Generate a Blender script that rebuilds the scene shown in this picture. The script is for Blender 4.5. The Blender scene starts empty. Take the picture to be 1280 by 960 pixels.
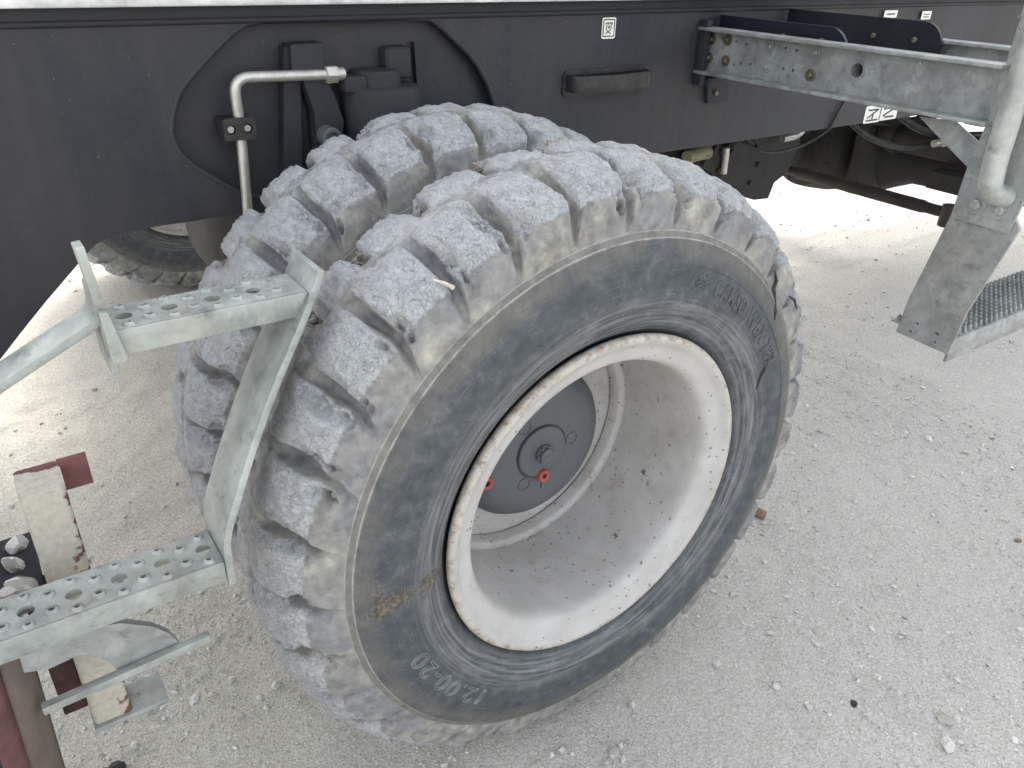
import bpy, bmesh, math, random
import numpy as np
from mathutils import Vector, Matrix, noise
from mathutils.geometry import tessellate_polygon
random.seed(7)
R_ = math.radians
S = bpy.context.scene
col = S.collection

# ------------------------------------------------------------------ camera, world, sun, exposure
ZO = 0.53                                   # height of the wheel centre above the ground; positions below are relative to it
CAM = np.array([-.708, -.744, .771]); YAW, PIT, ROL = R_(35.12), R_(29.01), R_(1.79); FPX = 992.0
fw = np.array([math.sin(YAW)*math.cos(PIT), math.cos(YAW)*math.cos(PIT), -math.sin(PIT)])
rt = np.cross(fw, [0, 0, 1]); rt /= np.linalg.norm(rt); up = np.cross(rt, fw)
rt2 = rt*math.cos(ROL)+up*math.sin(ROL); up2 = -rt*math.sin(ROL)+up*math.cos(ROL)
cd = bpy.data.cameras.new('camera'); cam = bpy.data.objects.new('camera', cd); col.objects.link(cam)
cd.sensor_width = 36; cd.lens = FPX/1280*36; cd.clip_start = .02; cd.clip_end = 400
m = Matrix.Identity(4)
for i in range(3):
    m[i][0], m[i][1], m[i][2] = rt2[i], up2[i], -fw[i]
m[0][3], m[1][3], m[2][3] = CAM[0], CAM[1], CAM[2]+ZO
cam.matrix_world = m; S.camera = cam

SUN_EL, SUN_AZ = R_(40), R_(12)
w = bpy.data.worlds.new('World'); S.world = w; w.use_nodes = True
nt = w.node_tree; bg = nt.nodes['Background']
sky = nt.nodes.new('ShaderNodeTexSky'); sky.sky_type = 'NISHITA'; sky.sun_disc = False
sky.sun_elevation = SUN_EL; sky.sun_rotation = SUN_AZ; sky.dust_density = 4.0; sky.air_density = 1.0; sky.ozone_density = 1.0
hs = nt.nodes.new('ShaderNodeHueSaturation'); hs.inputs['Saturation'].default_value = .28
nt.links.new(sky.outputs[0], hs.inputs['Color']); nt.links.new(hs.outputs[0], bg.inputs[0]); bg.inputs[1].default_value = .15
sd = bpy.data.lights.new('sun', 'SUN'); sd.energy = .5; sd.angle = R_(11); sd.color = (1, .95, .87)
so = bpy.data.objects.new('sun', sd); col.objects.link(so)
sv = Vector((math.sin(SUN_AZ)*math.cos(SUN_EL), math.cos(SUN_AZ)*math.cos(SUN_EL), math.sin(SUN_EL)))
so.rotation_euler = sv.to_track_quat('Z', 'Y').to_euler(); so.location = (0, 6, 8)
vs = S.view_settings; vs.view_transform = 'Standard'; vs.look = 'None'; vs.gamma = 1; vs.use_curve_mapping = False
vs.exposure = 2.05

# ------------------------------------------------------------------ photo pixel -> direction -> point on a known plane
def ray(p):
    d = rt2*((p[0]-640)/FPX) - up2*((p[1]-480)/FPX) + fw
    return d
def ony(p, y):
    d = ray(p); P = CAM+d*((y-CAM[1])/d[1]); return (float(P[0]), float(P[2]))
def onx(p, x):
    d = ray(p); P = CAM+d*((x-CAM[0])/d[0]); return (float(P[1]), float(P[2]))
def onz(p, z):
    d = ray(p); P = CAM+d*((z-CAM[2])/d[2]); return (float(P[0]), float(P[1]))

# ------------------------------------------------------------------ node materials
class NT:
    def __init__(s, name):
        s.m = bpy.data.materials.new(name); s.m.use_nodes = True; s.t = s.m.node_tree
        s.b = s.t.nodes['Principled BSDF']; s.out = s.t.nodes['Material Output']
        s.pos = s.n('ShaderNodeNewGeometry').outputs['Position']; s.obj = s.n('ShaderNodeTexCoord').outputs['Object']
    def n(s, typ, **kw):
        o = s.t.nodes.new(typ)
        for k, v in kw.items(): setattr(o, k, v)
        return o
    def L(s, a, b): s.t.links.new(a, b)
    def put(s, sock, v):
        if hasattr(v, 'is_output'): s.L(v, sock)
        else: sock.default_value = v
    def noise(s, scale, detail=4, rough=.6, vec=None, dist=0, lac=2):
        o = s.n('ShaderNodeTexNoise'); s.put(o.inputs['Vector'], vec or s.pos)
        o.inputs['Scale'].default_value = scale; o.inputs['Detail'].default_value = detail
        o.inputs['Roughness'].default_value = rough; o.inputs['Distortion'].default_value = dist
        return o.outputs['Fac']
    def vor(s, scale, feature='F1', out='Distance', vec=None, rnd=1):
        o = s.n('ShaderNodeTexVoronoi', feature=feature); s.put(o.inputs['Vector'], vec or s.pos)
        o.inputs['Scale'].default_value = scale; o.inputs['Randomness'].default_value = rnd
        return o.outputs[out]
    def ramp(s, fac, pts, interp='LINEAR'):
        o = s.n('ShaderNodeValToRGB'); s.put(o.inputs[0], fac); e = o.color_ramp; e.interpolation = interp
        while len(e.elements) < len(pts): e.elements.new(.5)
        for el, (p, c) in zip(e.elements, pts):
            el.position = p; el.color = (c, c, c, 1) if isinstance(c, (int, float)) else (*c, 1)
        return o.outputs[0]
    def mr(s, v, a, b, c=0, d=1):
        o = s.n('ShaderNodeMapRange'); s.put(o.inputs[0], v)
        for i, x in enumerate((a, b, c, d)): o.inputs[i+1].default_value = x
        return o.outputs[0]
    def math(s, op, a, b=0, c=0):
        o = s.n('ShaderNodeMath', operation=op); s.put(o.inputs[0], a); s.put(o.inputs[1], b); s.put(o.inputs[2], c); return o.outputs[0]
    def mix(s, f, a, b, blend='MIX'):
        o = s.n('ShaderNodeMix', data_type='RGBA', blend_type=blend); s.put(o.inputs[0], f)
        for k, v in ((6, a), (7, b)):
            s.put(o.inputs[k], v if hasattr(v, 'is_output') else (*v, 1))
        return o.outputs[2]
    def scale(s, v, k):
        o = s.n('ShaderNodeVectorMath', operation='MULTIPLY'); s.put(o.inputs[0], v); o.inputs[1].default_value = k; return o.outputs[0]
    def sep(s, v):
        o = s.n('ShaderNodeSeparateXYZ'); s.put(o.inputs[0], v); return o.outputs
    def attr(s, name):
        return s.n('ShaderNodeAttribute', attribute_name=name).outputs['Fac']
    def bump(s, h, dist, strength=1, nrm=None):
        o = s.n('ShaderNodeBump'); s.put(o.inputs['Height'], h); o.inputs['Distance'].default_value = dist
        o.inputs['Strength'].default_value = strength
        if nrm: s.L(nrm, o.inputs['Normal'])
        return o.outputs[0]
    def fin(s, color, rough=.6, metal=0, nrm=None, spec=.5):
        s.put(s.b.inputs['Base Color'], color if hasattr(color, 'is_output') else (*color, 1))
        s.put(s.b.inputs['Roughness'], rough); s.put(s.b.inputs['Metallic'], metal); s.b.inputs['Specular IOR Level'].default_value = spec
        if nrm: s.L(nrm, s.b.inputs['Normal'])
        return s.m

def radius_of(k):            # distance from the wheel axis, in the wheel's own coordinates
    x = k.sep(k.obj); return k.math('SQRT', k.math('ADD', k.math('MULTIPLY', x[0], x[0]), k.math('MULTIPLY', x[2], x[2])))

def m_tread():
    k = NT('tread_rubber'); top = k.attr('top')
    big = k.noise(9, 3); mid = k.noise(60, 5, .65); fine = k.noise(420, 4, .7)
    dv = k.n('ShaderNodeVectorMath', operation='ADD'); nz = k.n('ShaderNodeTexNoise'); k.L(k.pos, nz.inputs['Vector']); nz.inputs['Scale'].default_value = 60
    sc = k.scale(nz.outputs['Color'], (.02, .02, .02)); k.L(k.pos, dv.inputs[0]); k.L(sc, dv.inputs[1])
    cr = k.vor(120, 'DISTANCE_TO_EDGE', vec=dv.outputs[0])
    crk = k.mr(cr, 0, .045, 0, 1)
    ctop = k.ramp(mid, [(.25, (.29, .298, .306)), (.5, (.385, .394, .40)), (.75, (.47, .476, .475))])
    ctop = k.mix(k.math('MULTIPLY', k.mr(fine, .5, .68), .5), ctop, (.60, .60, .59))
    ctop = k.mix(k.math('MULTIPLY', k.mr(fine, .44, .3), .6), ctop, (.13, .135, .14))
    ctop = k.mix(k.math('MULTIPLY', k.math('MULTIPLY', k.math('SUBTRACT', 1, crk), k.mr(mid, .62, .45)), .3), ctop, (.09, .095, .10))
    n2 = k.noise(38, 5, .6)
    cside = k.ramp(n2, [(.28, (.13, .128, .122)), (.48, (.26, .25, .225)), (.66, (.40, .385, .335)), (.8, (.52, .50, .45))])
    cside = k.mix(k.mr(big, .42, .62), cside, k.ramp(mid, [(.3, (.14, .145, .15)), (.7, (.29, .295, .295))]))
    tm = k.mr(k.math('ADD', top, k.math('MULTIPLY', k.math('SUBTRACT', mid, .5), 1.3)), .25, .75)
    c = k.mix(tm, cside, ctop)
    sand = k.math('MULTIPLY', k.mr(k.noise(15, 4), .58, .72), k.mr(k.noise(140, 3), .45, .6))
    c = k.mix(k.math('MULTIPLY', sand, .55), c, (.45, .41, .33))
    h = k.math('ADD', k.math('MULTIPLY', mid, .5), k.math('ADD', k.math('MULTIPLY', fine, .28), k.math('MULTIPLY', crk, .10)))
    h = k.math('MULTIPLY', h, k.mr(top, 0, 1, .35, 1))
    return k.fin(c, .85, 0, k.bump(h, .0065, 1.0), .2)

def m_sidewall():
    k = NT('sidewall_rubber'); r = radius_of(k); x = k.sep(k.obj)
    ang = k.math('ARCTAN2', x[2], x[0])
    cv = k.n('ShaderNodeCombineXYZ'); k.L(k.math('MULTIPLY', r, 1), cv.inputs[0]); k.L(k.math('MULTIPLY', ang, .012), cv.inputs[1])
    rings = k.noise(190, 5, .65, vec=cv.outputs[0]); ring2 = k.noise(520, 3, .6, vec=cv.outputs[0])
    cv2 = k.n('ShaderNodeCombineXYZ'); k.L(k.math('MULTIPLY', ang, 1), cv2.inputs[0]); k.L(k.math('MULTIPLY', r, .5), cv2.inputs[1])
    rad = k.noise(26, 4, .6, vec=cv2.outputs[0])
    big = k.noise(7, 4, .6); mid = k.noise(45, 5, .65); fine = k.noise(300, 4, .7)
    c = k.ramp(mid, [(.3, (.046, .053, .062)), (.55, (.080, .088, .097)), (.75, (.145, .15, .152))])
    # scuffed bead zone, pale dusty ring at the shoulder, tan film between them
    scuff = k.math('MULTIPLY', k.mr(k.math('ABSOLUTE', k.math('SUBTRACT', r, .322)), .034, .012), k.mr(rings, .42, .66))
    c = k.mix(k.math('MULTIPLY', scuff, .6), c, (.30, .30, .29))
    c = k.mix(k.math('MULTIPLY', k.mr(ring2, .6, .72), .25), c, (.33, .33, .31))
    tan = k.math('MULTIPLY', k.mr(k.math('ABSOLUTE', k.math('SUBTRACT', r, .424)), .030, .008), k.mr(k.math('ADD', big, k.math('MULTIPLY', rad, .5)), .52, .86))
    c = k.mix(k.math('MULTIPLY', tan, .42), c, (.225, .20, .15))
    ln = k.math('MAXIMUM', k.mr(k.math('ABSOLUTE', k.math('SUBTRACT', r, .4300)), .0012, .0004), k.mr(k.math('ABSOLUTE', k.math('SUBTRACT', r, .4395)), .0016, .0005))
    sh = k.mr(k.math('ADD', r, k.math('MULTIPLY', k.math('SUBTRACT', mid, .5), .008)), .4275, .431)
    c = k.mix(sh, c, k.ramp(k.noise(60, 4), [(.3, (.12, .118, .11)), (.7, (.22, .21, .185))]))
    c = k.mix(k.math('MULTIPLY', ln, k.mr(mid, .35, .6, .2, .75)), c, (.42, .41, .37))
    # dried brown run across the sidewall towards the rear-lower side
    da = k.math('ABSOLUTE', k.math('SUBTRACT', k.math('ABSOLUTE', ang), 3.1416))
    st = k.math('MULTIPLY', k.mr(k.math('ADD', da, k.math('MULTIPLY', k.math('SUBTRACT', k.noise(28, 4, .7), .5), .28)), .075, .02), k.mr(r, .42, .40))
    st = k.math('MULTIPLY', st, k.math('LESS_THAN', x[0], 0))
    c = k.mix(k.math('MULTIPLY', st, .85), c, k.ramp(k.noise(170, 4), [(.35, (.05, .044, .038)), (.52, (.11, .09, .068)), (.7, (.26, .22, .165))]))
    speck = k.math('MULTIPLY', k.mr(k.vor(160), .13, .06), k.mr(k.noise(25), .45, .6))
    c = k.mix(k.math('MULTIPLY', speck, .6), c, (.42, .40, .36))
    h = k.math('ADD', k.math('MULTIPLY', rings, .5), k.math('ADD', k.math('MULTIPLY', fine, .25), k.math('MULTIPLY', mid, .5)))
    return k.fin(c, k.mr(mid, .3, .8, .62, .85), 0, k.bump(h, .0016, .8), .3)

def m_rim():
    k = NT('white_rim_paint'); r = radius_of(k); y = k.sep(k.obj)[1]
    n = k.noise(14, 5, .65); f = k.noise(110, 5, .7); g = k.noise(400, 3)
    c = k.ramp(n, [(.35, (.42, .405, .38)), (.65, (.50, .488, .47))])
    dirt = k.math('MULTIPLY', k.mr(k.noise(22, 6, .7), .55, .75), k.mr(y, -.09, -.03))
    c = k.mix(k.math('MULTIPLY', dirt, .8), c, (.30, .24, .17))
    def specks(sc, big, keep):
        vo = k.n('ShaderNodeTexVoronoi'); dn = k.n('ShaderNodeTexNoise'); dn.inputs['Scale'].default_value = sc*2; k.L(k.pos, dn.inputs['Vector'])
        ad = k.n('ShaderNodeVectorMath', operation='ADD'); k.L(k.pos, ad.inputs[0]); k.L(k.scale(dn.outputs['Color'], (.7/sc,)*3), ad.inputs[1]); k.L(ad.outputs[0], vo.inputs['Vector'])
        vo.inputs['Scale'].default_value = sc; cc = k.sep(vo.outputs['Color'])
        lim = k.math('MULTIPLY', k.math('POWER', cc[0], 5), big)
        return k.math('MULTIPLY', k.mr(k.math('SUBTRACT', lim, vo.outputs['Distance']), 0, .03), k.math('GREATER_THAN', k.math('ADD', cc[1], k.math('MULTIPLY', k.math('SUBTRACT', k.noise(9, 2), .5), 1.2)), 1-keep))
    c = k.mix(k.math('MULTIPLY', specks(60, .32, .55), .85), c, (.12, .08, .055))
    c = k.mix(k.math('MULTIPLY', specks(150, .5, .5), .7), c, (.20, .14, .10))
    edge = k.math('MULTIPLY', k.mr(r, .2735, .281), k.mr(f, .36, .56))
    c = k.mix(k.math('MULTIPLY', edge, .8), c, k.ramp(k.noise(60, 4), [(.34, (.12, .07, .04)), (.44, (.34, .24, .15)), (.56, (.50, .45, .36))]))
    scr = k.math('MULTIPLY', k.mr(k.noise(24, 5, .7, dist=1.2), .66, .70), k.mr(r, .262, .272))
    c = k.mix(k.math('MULTIPLY', scr, .9), c, (.27, .10, .04))
    return k.fin(c, k.mr(n, .3, .7, .42, .6), 0, k.bump(k.math('ADD', k.math('MULTIPLY', f, .5), g), .0005, .6), .4)

def m_paint(name, base, dust, rough=.45, amt=.6, spots=True, dust_scale=5.0):
    k = NT(name)
    n = k.noise(dust_scale, 5, .6, vec=k.scale(k.pos, (1, 1, .55))); f = k.noise(90, 5, .65); v = k.noise(30, 4, vec=k.scale(k.pos, (1, 1, .06)))
    c = k.mix(k.math('MULTIPLY', k.mr(k.math('ADD', n, k.math('MULTIPLY', v, .35)), .45, .95), amt), base, dust)
    c = k.mix(k.math('MULTIPLY', k.mr(f, .5, .75), .3*amt), c, dust)
    if spots:
        sp = k.math('MULTIPLY', k.mr(k.vor(75), .055, .035), k.mr(k.noise(13, 2), .5, .54))
        c = k.mix(k.math('MULTIPLY', sp, .8), c, (.4, .39, .37))
        scr = k.math('MULTIPLY', k.mr(k.math('ABSOLUTE', k.math('SUBTRACT', k.noise(16, 3, .5, dist=2), .5)), .006, .002), k.mr(k.noise(6, 2), .55, .62))
        c = k.mix(k.math('MULTIPLY', scr, .12), c, (.22, .21, .2))
    h = k.math('ADD', k.math('MULTIPLY', k.noise(12, 2), 1.2), k.math('MULTIPLY', f, .12))
    return k.fin(c, k.mr(n, .3, .7, rough, rough+.25), 0, k.bump(h, .002, .35), .32)

def m_galv(name='galvanised_steel', tint=(1, 1, 1), rust=.25, sp=.17):
    k = NT(name)
    T = lambda c: tuple(a*b for a, b in zip(c, tint))
    dv = k.n('ShaderNodeVectorMath', operation='ADD'); nz = k.n('ShaderNodeTexNoise'); k.L(k.pos, nz.inputs['Vector']); nz.inputs['Scale'].default_value = 40
    k.L(k.pos, dv.inputs[0]); k.L(k.scale(nz.outputs['Color'], (.05, .05, .05)), dv.inputs[1])
    cell = k.n('ShaderNodeTexVoronoi'); k.L(dv.outputs[0], cell.inputs['Vector']); cell.inputs['Scale'].default_value = 55
    cv = k.sep(cell.outputs['Color'])[0]; n = k.noise(18, 5, .65); f = k.noise(160, 4, .65)
    v = k.math('ADD', k.math('MULTIPLY', cv, sp), k.math('MULTIPLY', n, 1.05-sp))
    c = k.ramp(v, [(.25, T((.17, .182, .182))), (.5, T((.29, .306, .30))), (.75, T((.42, .432, .418)))])
    c = k.mix(k.math('MULTIPLY', k.mr(k.noise(7, 5, .7), .5, .72), .5), c, (.30, .275, .22))
    rs = k.math('MULTIPLY', k.mr(k.noise(11, 6, .7), .62, .72), k.mr(f, .42, .6))
    c = k.mix(k.math('MULTIPLY', rs, rust*2), c, (.22, .13, .075))
    dk = k.math('MULTIPLY', k.mr(k.noise(33, 5, .65), .58, .72), .6)
    c = k.mix(dk, c, (.11, .11, .105))
    return k.fin(c, k.mr(n, .3, .7, .38, .62), .35, k.bump(k.math('ADD', n, k.math('MULTIPLY', f, .4)), .0012, .5), .5)

def m_plain(name, a, b, rough=.6, metal=0, sc=40, bump=.0008):
    k = NT(name); n = k.noise(sc, 5, .65)
    return k.fin(k.ramp(n, [(.32, a), (.68, b)]), rough, metal, k.bump(k.noise(sc*3, 4), bump, .6), .4)

def m_chipped(name, paint, primer):      # pale paint flaking off red primer
    k = NT(name); n = k.noise(34, 5, .6); e = k.attr('chip')
    c = k.ramp(k.noise(120, 5, .7), [(.3, tuple(v*.72 for v in paint)), (.6, paint)])
    mk = k.mr(k.math('ADD', e, k.math('MULTIPLY', k.math('SUBTRACT', n, .5), 1.1)), .54, .58)
    c = k.mix(mk, c, k.ramp(k.noise(60), [(.3, tuple(v*.6 for v in primer)), (.7, primer)]))
    return k.fin(c, .6, 0, k.bump(k.math('MULTIPLY', mk, -1), .0008, .8), .35)

def m_ground():
    k = NT('pale_gravel'); n = k.noise(.9, 4, .6); mid = k.noise(7, 5, .6); f = k.noise(70, 5, .7); g = k.noise(330, 4, .7)
    x = k.sep(k.pos)
    warm = k.mr(k.math('ADD', k.math('SUBTRACT', k.math('MULTIPLY', x[0], -.5), k.math('MULTIPLY', x[1], -.45)), k.math('MULTIPLY', mid, .5)), -.15, .6)
    c = k.mix(warm, (.62, .595, .54), (.60, .55, .45))
    c = k.mix(k.math('MULTIPLY', k.mr(mid, .42, .68), .35), c, (.64, .62, .565))
    c = k.mix(k.math('MULTIPLY', k.mr(n, .5, .7), .25), c, (.46, .43, .37))
    grain = k.n('ShaderNodeTexVoronoi'); k.L(k.pos, grain.inputs['Vector']); grain.inputs['Scale'].default_value = 330
    gv = k.sep(grain.outputs['Color'])
    c = k.mix(.6, c, k.ramp(gv[0], [(.0, (.26, .24, .205)), (.25, (.48, .46, .41)), (.75, (.58, .565, .525)), (1, (.78, .77, .74))]))
    c = k.mix(k.math('MULTIPLY', k.mr(g, .58, .75), .4), c, (.72, .71, .68))
    c = k.mix(k.math('MULTIPLY', k.mr(g, .40, .28), .5), c, (.30, .27, .225))
    h = k.math('ADD', k.math('MULTIPLY', f, .9), k.math('ADD', k.math('MULTIPLY', g, .4), k.math('MULTIPLY', k.math('SUBTRACT', 1, grain.outputs['Distance']), .2)))
    return k.fin(c, .95, 0, k.bump(h, .0075, 1.0), .15)

def m_stone():
    k = NT('gravel_stone'); isl = k.n('ShaderNodeNewGeometry').outputs['Random Per Island']; oi = k.n('ShaderNodeObjectInfo').outputs['Random']
    v = k.math('FRACT', k.math('ADD', isl, oi))
    c = k.ramp(v, [(0, (.18, .175, .165)), (.08, (.38, .355, .305)), (.35, (.54, .52, .475)), (.75, (.64, .625, .585)), (1, (.78, .77, .74))])
    c = k.mix(k.math('MULTIPLY', k.mr(k.noise(220, 4), .4, .7), .4), c, (.34, .31, .26))
    return k.fin(c, .9, 0, k.bump(k.noise(300, 4), .002, .6), .2)

M = dict(
    tread=m_tread(), side=m_sidewall(), rim=m_rim(),
    hub=m_paint('grey_hub_paint', (.090, .097, .105), (.16, .165, .165), .4, .35, False, 12),
    chassis=m_paint('charcoal_chassis_paint', (.019, .022, .031), (.066, .060, .054), .45, .75),
    chassis2=m_paint('charcoal_bracket_paint', (.019, .022, .029), (.045, .043, .042), .5, .6, False),
    navy=m_paint('navy_plate_paint', (.010, .012, .022), (.035, .034, .036), .3, .4, False),
    galv=m_galv(), galv2=m_galv('galvanised_step', (1.12, 1.14, 1.09), .45, .10), tube=m_galv('galvanised_tube', (1.2, 1.2, 1.15), .15, .05),
    drive=m_paint('driveline_paint', (.015, .015, .016), (.055, .050, .044), .6, .8, False),
    zinc=m_plain('zinc_pipe', (.40, .385, .34), (.60, .585, .54), .38, .6),
    black=m_plain('black_plastic', (.012, .012, .012), (.04, .039, .037), .5),
    hole=m_plain('cavity_shade_black', (.008, .008, .008), (.015, .015, .014), .9),  # near-black that stands in for shade inside hollows; also colours the hub mark
    red=m_plain('red_plug_paint', (.28, .055, .035), (.42, .085, .055), .45),
    primer=m_plain('red_primer', (.12, .05, .045), (.20, .085, .075), .7, 0, 30),
    post=m_chipped('chipped_cream_paint', (.50, .47, .39), (.19, .085, .075)),
    bump=m_chipped('chipped_navy_paint', (.014, .017, .026), (.14, .068, .062)),
    bolt=m_plain('yellow_zinc_bolt', (.10, .085, .055), (.22, .195, .14), .5, .6, 120),
    rod=m_plain('rusty_rod', (.014, .014, .015), (.05, .036, .03), .6, .2, 9),
    brown=m_plain('rusty_brown', (.14, .075, .04), (.32, .21, .14), .8, 0, 90),
    white=m_plain('white_label', (.66, .66, .60), (.78, .78, .72), .5, 0, 60),
    ink=m_plain('label_ink', (.03, .03, .03), (.06, .06, .06), .6),
    olive=m_plain('olive_fitting', (.16, .15, .08), (.26, .25, .15), .5),
    mud=m_plain('dry_mud', (.17, .145, .105), (.44, .40, .32), .95, 0, 130, .004),
    chunk=m_plain('torn_rubber', (.012, .012, .012), (.07, .07, .068), .8, 0, 90, .003),
    wood=m_plain('dry_twig', (.42, .38, .29), (.62, .58, .48), .8, 0, 160),
    ground=m_ground(), stone=m_stone(),
    dusty=m_paint('dusty_primer', (.07, .045, .04), (.19, .165, .13), .7, .9, False, 9),
    maroon=m_plain('dark_primer', (.035, .016, .016), (.10, .045, .04), .75, 0, 30),
    alu=m_plain('aluminium_edge', (.34, .36, .36), (.66, .68, .67), .35, .5, 22),
)

# ------------------------------------------------------------------ mesh helpers (points relative to the wheel centre)
def tag(o, label, cat=None, group=None, kind=None):
    if label: o['label'] = label
    if cat: o['category'] = cat
    if group: o['group'] = group
    if kind: o['kind'] = kind
    return o
def empty(name, loc, label, cat, group=None):
    o = bpy.data.objects.new(name, None); col.objects.link(o); o.location = (loc[0], loc[1], loc[2]+ZO); o.empty_display_size = .05
    bpy.context.view_layer.update()
    return tag(o, label, cat, group)
def link(name, me, mat, parent=None, local=False):
    o = bpy.data.objects.new(name, me); col.objects.link(o)
    if mat and not me.materials: me.materials.append(mat)
    if parent is not None:
        o.parent = parent
    return o
def worldloc(o):
    v = Vector((0, 0, 0))
    while o is not None: v += o.location; o = o.parent
    return v
class MB:
    def __init__(s): s.v = []; s.f = []; s.flat = False
    def add(s, v, f, flat=False):
        s.flat = s.flat or flat
        n = len(s.v); s.v += [tuple(p) for p in v]; s.f += [tuple(i+n for i in q) for q in f]; return s
    def box(s, x0, x1, y0, y1, z0, z1):
        v = [(x, y, z) for z in (z0, z1) for y in (y0, y1) for x in (x0, x1)]
        return s.add(v, [(0, 2, 3, 1), (4, 5, 7, 6), (0, 1, 5, 4), (1, 3, 7, 5), (3, 2, 6, 7), (2, 0, 4, 6)])
    def obox(s, c, ax, ay, az, hx, hy, hz):
        c, ax, ay, az = (Vector(q) for q in (c, ax, ay, az))
        v = [c+ax*hx*i+ay*hy*j+az*hz*k for k in (-1, 1) for j in (-1, 1) for i in (-1, 1)]
        return s.add(v, [(0, 2, 3, 1), (4, 5, 7, 6), (0, 1, 5, 4), (1, 3, 7, 5), (3, 2, 6, 7), (2, 0, 4, 6)])
    def tube(s, path, r, seg=16, cap=True):
        P = [Vector(p) for p in path]; n = len(P); rr = r if isinstance(r, (list, tuple)) else [r]*n
        T = [(P[min(i+1, n-1)]-P[max(i-1, 0)]).normalized() for i in range(n)]
        a = Vector((0, 0, 1)) if abs(T[0].z) < .9 else Vector((1, 0, 0))
        u = T[0].cross(a).normalized(); vs = []
        for i in range(n):
            u = (u-T[i]*u.dot(T[i])).normalized(); w_ = T[i].cross(u)
            vs += [P[i]+(u*math.cos(t)+w_*math.sin(t))*rr[i] for t in (2*math.pi*j/seg for j in range(seg))]
        fs = [(i*seg+j, i*seg+(j+1) % seg, (i+1)*seg+(j+1) % seg, (i+1)*seg+j) for i in range(n-1) for j in range(seg)]
        if cap: fs += [tuple(range(seg-1, -1, -1)), tuple((n-1)*seg+j for j in range(seg))]
        return s.add(vs, fs)
    def lathe(s, prof, c=(0, 0, 0), seg=96, axis='y', closed=False):
        n = len(prof); vs = []
        for (a, r) in prof:
            for j in range(seg):
                t = 2*math.pi*j/seg; p, q_ = r*math.cos(t), r*math.sin(t)
                vs.append({'y': (c[0]+p, c[1]+a, c[2]+q_), 'z': (c[0]+q_, c[1]+p, c[2]+a), 'x': (c[0]+a, c[1]+q_, c[2]+p)}[axis])
        fs = [(i*seg+j, (i+1)*seg+j, (i+1)*seg+(j+1) % seg, i*seg+(j+1) % seg) for i in range(n-1 if not closed else n) for j in range(seg)] if not closed else \
             [(i*seg+j, ((i+1) % n)*seg+j, ((i+1) % n)*seg+(j+1) % seg, i*seg+(j+1) % seg) for i in range(n) for j in range(seg)]
        if not closed:
            if prof[0][1] > 1e-6: pass
        return s.add(vs, fs)
    def build(s, name, mat, parent=None, bevel=0, seg=2, angle=35, chip=None, clean=True):
        if s.flat: angle = 30
        off = worldloc(parent) if parent is not None else Vector((0, 0, 0))
        me = bpy.data.meshes.new(name)
        me.from_pydata([(p[0]-off.x, p[1]-off.y, p[2]+ZO-off.z) for p in s.v], [], s.f)
        bm = bmesh.new(); bm.from_mesh(me)
        if clean: bmesh.ops.remove_doubles(bm, verts=bm.verts, dist=1e-5)
        bmesh.ops.recalc_face_normals(bm, faces=bm.faces)
        if bevel:
            es = [e for e in bm.edges if len(e.link_faces) == 2 and e.calc_face_angle(0) > R_(angle)]
            bmesh.ops.bevel(bm, geom=es, offset=bevel, segments=seg, profile=.6, affect='EDGES', clamp_overlap=True)
        bm.to_mesh(me); bm.free()
        me.polygons.foreach_set('use_smooth', [not s.flat]*len(me.polygons))
        if not s.flat: me.set_sharp_from_angle(angle=R_(angle))
        if chip:
            at = me.attributes.new('chip', 'FLOAT', 'POINT')
            at.data.foreach_set('value', [chip(v.co.x+off.x, v.co.y+off.y, v.co.z+off.z-ZO) for v in me.vertices])
        me.materials.append(mat)
        o = bpy.data.objects.new(name, me); col.objects.link(o)
        if parent is not None: o.parent = parent
        return o

def plate(outer, holes, t0, t1, plane, bevel=.0012):
    """a flat plate with holes: outline in 2D, thickness from t0 to t1 along the plane's normal -> (verts, faces)"""
    polys = [outer]+list(holes); P2 = [p for q_ in polys for p in q_]; N = len(P2)
    tri = tessellate_polygon([[Vector((p[0], p[1], 0)) for p in q_] for q_ in polys])
    h = abs(t1-t0)/2; bevel = min(bevel, h*.5); mid = (t0+t1)/2
    mp = {'y': lambda a, b_, t: (a, mid+t, b_), 'x': lambda a, b_, t: (mid+t, a, b_), 'z': lambda a, b_, t: (a, b_, mid+t)}[plane]
    vs_ = [mp(p[0], p[1], -h) for p in P2]+[mp(p[0], p[1], h) for p in P2]
    fs_ = [tuple(t) for t in tri]+[tuple(i+N for i in t[::-1]) for t in tri]; o = 0
    for q_ in polys:
        n_q = len(q_); fs_ += [(o+i, o+(i+1) % n_q, N+o+(i+1) % n_q, N+o+i) for i in range(n_q)]; o += n_q
    return vs_, fs_, True
def circle(cx, cy, r, n=20, ph=0): return [(cx+r*math.cos(2*math.pi*i/n+ph), cy+r*math.sin(2*math.pi*i/n+ph)) for i in range(n)]
def roundrect(x0, x1, y0, y1, r, n=6):
    P = []
    for cx, cy, a in ((x1-r, y1-r, 0), (x0+r, y1-r, 90), (x0+r, y0+r, 180), (x1-r, y0+r, 270)):
        P += [(cx+r*math.cos(R_(a+90*i/n)), cy+r*math.sin(R_(a+90*i/n))) for i in range(n+1)]
    return P
def smooth_path(pts, n=6):
    P = [Vector(p) for p in pts]; out = []
    for i in range(len(P)-1):
        a, b, c_, d = P[max(i-1, 0)], P[i], P[i+1], P[min(i+2, len(P)-1)]
        for j in range(n):
            t = j/n
            out.append(.5*((2*b)+(c_-a)*t+(2*a-5*b+4*c_-d)*t*t+(3*b-a-3*c_+d)*t**3))
    return out+[P[-1]]
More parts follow.
